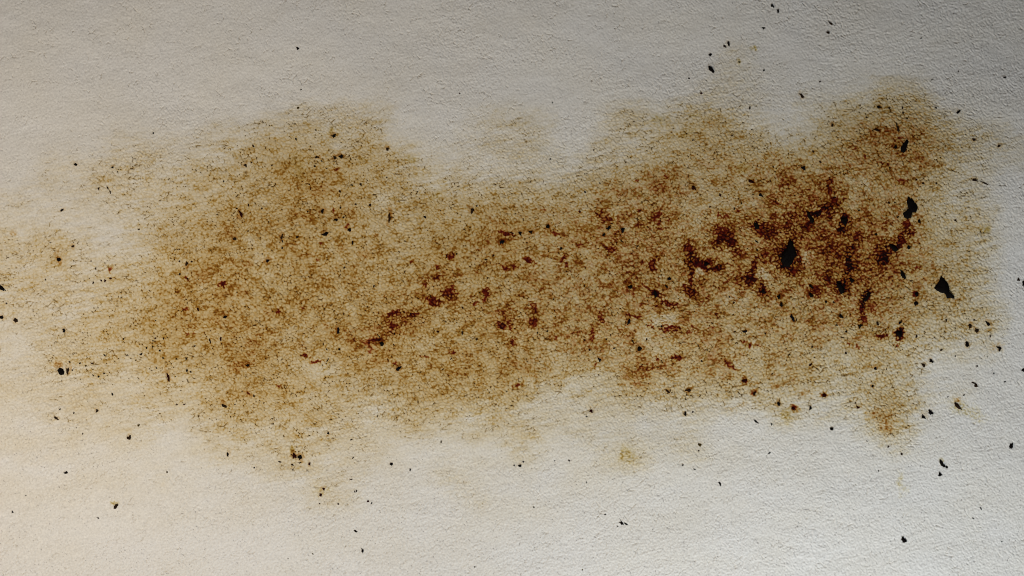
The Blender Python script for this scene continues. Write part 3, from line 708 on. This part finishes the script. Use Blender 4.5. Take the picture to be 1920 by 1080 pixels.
def lump_data(pts, height, rings=3, seed=0):
    """closed lump over an outline: rings shrink towards a knobbly top; returns verts (plan px around 0) and faces"""
    r = np.random.default_rng(seed)
    n = len(pts)
    P = np.array(pts, float)
    c = P.mean(0)
    verts, faces = [], []
    levels = [(1.0, -0.35), (1.03, 0.12)] + [(math.cos(k / rings * 1.35), 0.25 + 0.75 * math.sin(k / rings * 1.5)) for k in range(1, rings)]
    for sc, h in levels:
        for k in range(n):
            q = c + (P[k] - c) * sc * (1 + r.uniform(-.06, .06))
            verts.append((q[0], q[1], height * h * (1 + r.uniform(-.15, .15))))
    top = len(verts); verts.append((c[0], c[1], height * 1.0))
    bot = len(verts); verts.append((c[0], c[1], -height * .4))
    for l in range(len(levels) - 1):
        for k in range(n):
            a, b = l * n + k, l * n + (k + 1) % n
            faces.append((a, a + n, b + n, b))
    l = (len(levels) - 1) * n
    for k in range(n):
        faces.append((l + k, top, l + (k + 1) % n))
        faces.append((k, (k + 1) % n, bot))
    return verts, faces

def outline(rx, ry, ang, seed, n=None):
    r = np.random.default_rng(seed)
    n = n or (11 if max(rx, ry) < 4 else 16)
    a = math.radians(ang)
    ph = r.uniform(0, 6.28)
    ex = r.uniform(-.25, .25, 3)
    out = []
    for k in range(n):
        t = ph + 2 * math.pi * (k + r.uniform(-.25, .25)) / n
        m = 1 + ex[0] * math.cos(2 * t + 1) + ex[1] * math.cos(3 * t) + .5 * ex[2] * math.cos(5 * t) + r.uniform(-.30, .12)
        if r.random() < .2: m *= 1.45
        p, q = .86 * rx * m * math.cos(t), .86 * ry * m * math.sin(t)
        out.append((p * math.cos(a) - q * math.sin(a), p * math.sin(a) + q * math.cos(a)))
    return out

def crumb(name, label, cat, group, x, y, kind, rx=None, ry=None, ang=0, poly=None, h=None):
    seed = int(x * 7 + y * 13)
    if poly is None:
        pts = outline(rx, ry, ang, seed)
        hh = h or 0.55 * min(rx, ry) + .4
    else:
        pts = []
        rr = np.random.default_rng(seed)
        for k in range(len(poly)):
            (ax, ay), (bx, by) = poly[k], poly[(k + 1) % len(poly)]
            pts.append((ax - x + rr.uniform(-.5, .5), ay - y + rr.uniform(-.5, .5)))
            for t in (.33, .67):
                pts.append((ax + (bx - ax) * t - x + rr.uniform(-1.1, 1.1), ay + (by - ay) * t - y + rr.uniform(-1.1, 1.1)))
        hh = h or 3.0
    verts, faces = lump_data(pts, hh, 3, seed)
    me = bpy.data.meshes.new(name)
    me.from_pydata([(a * S, -b * S, c * S) for a, b, c in verts], [], faces)
    me.polygons.foreach_set("use_smooth", np.ones(len(me.polygons), bool))
    me.materials.append(MATS[kind]); fix_normals(me)
    o = bpy.data.objects.new(name, me); C.objects.link(o)
    X, Y = plan(x, y)
    o.location = (X, Y, surf_z(x, y))
    o["label"] = label; o["category"] = cat
    if group: o["group"] = group
    return o

for (name, x, y, kind, poly, h, label) in CLUMPS:
    crumb(name, label, "clump" if h >= 3.4 else "crumb", "dark crumbs and clumps lying on the sheet", x, y, kind, poly=poly, h=h)
for (x, y, rx, ry, ang, kind, label) in CRUMBS:
    long = max(rx, ry) / min(rx, ry) > 2.4
    nm = "dark_splinter" if long else "dirt_crumb"
    crumb(nm, label, "splinter" if long else "crumb", "dark crumbs and clumps lying on the sheet", x, y, kind, rx, ry, ang)
gv, gf, gm = [], [], []
order = ['k', 'b', 'd', 'n', 's']
more = []
for k in range(520):                                   # loose dust, thickest in the stain
    x, y = rng.uniform(0, 1920), rng.uniform(0, 1080)
    j, i = np.searchsorted(AY, y), np.searchsorted(AX, x)
    if rng.random() < 0.03 + 0.42 * min(1.0, float(D[j, i])):
        w = rng.uniform(.7, 1.5)
        more.append((x, y, w * rng.uniform(1, 2.2), w, rng.uniform(0, 180), rng.choice(['k', 'b', 'b', 'd', 's'])))
for (x, y, rx, ry, ang, kind) in GRIT + more:
    vv, ff = lump_data(outline(rx, ry, ang, int(x * 3 + y * 5), 7), .5 * min(rx, ry) + .35, 2, int(x))
    n0 = len(gv)
    X, Y = plan(x, y); z = surf_z(x, y)
    gv += [(X + a * S, Y - b * S, z + c * S) for a, b, c in vv]
    gf += [tuple(n0 + q for q in f) for f in ff]
    gm += [order.index(str(kind))] * len(ff)
me = bpy.data.meshes.new("fine_grit")
me.from_pydata(gv, [], gf)
for k in order:
    me.materials.append(MATS[k])
me.polygons.foreach_set("material_index", gm)
fix_normals(me)
grit = bpy.data.objects.new("fine_grit", me); C.objects.link(grit)
grit["kind"] = "stuff"; grit["category"] = "grit"
grit["label"] = "fine dark specks of dirt sprinkled over the stained sheet"
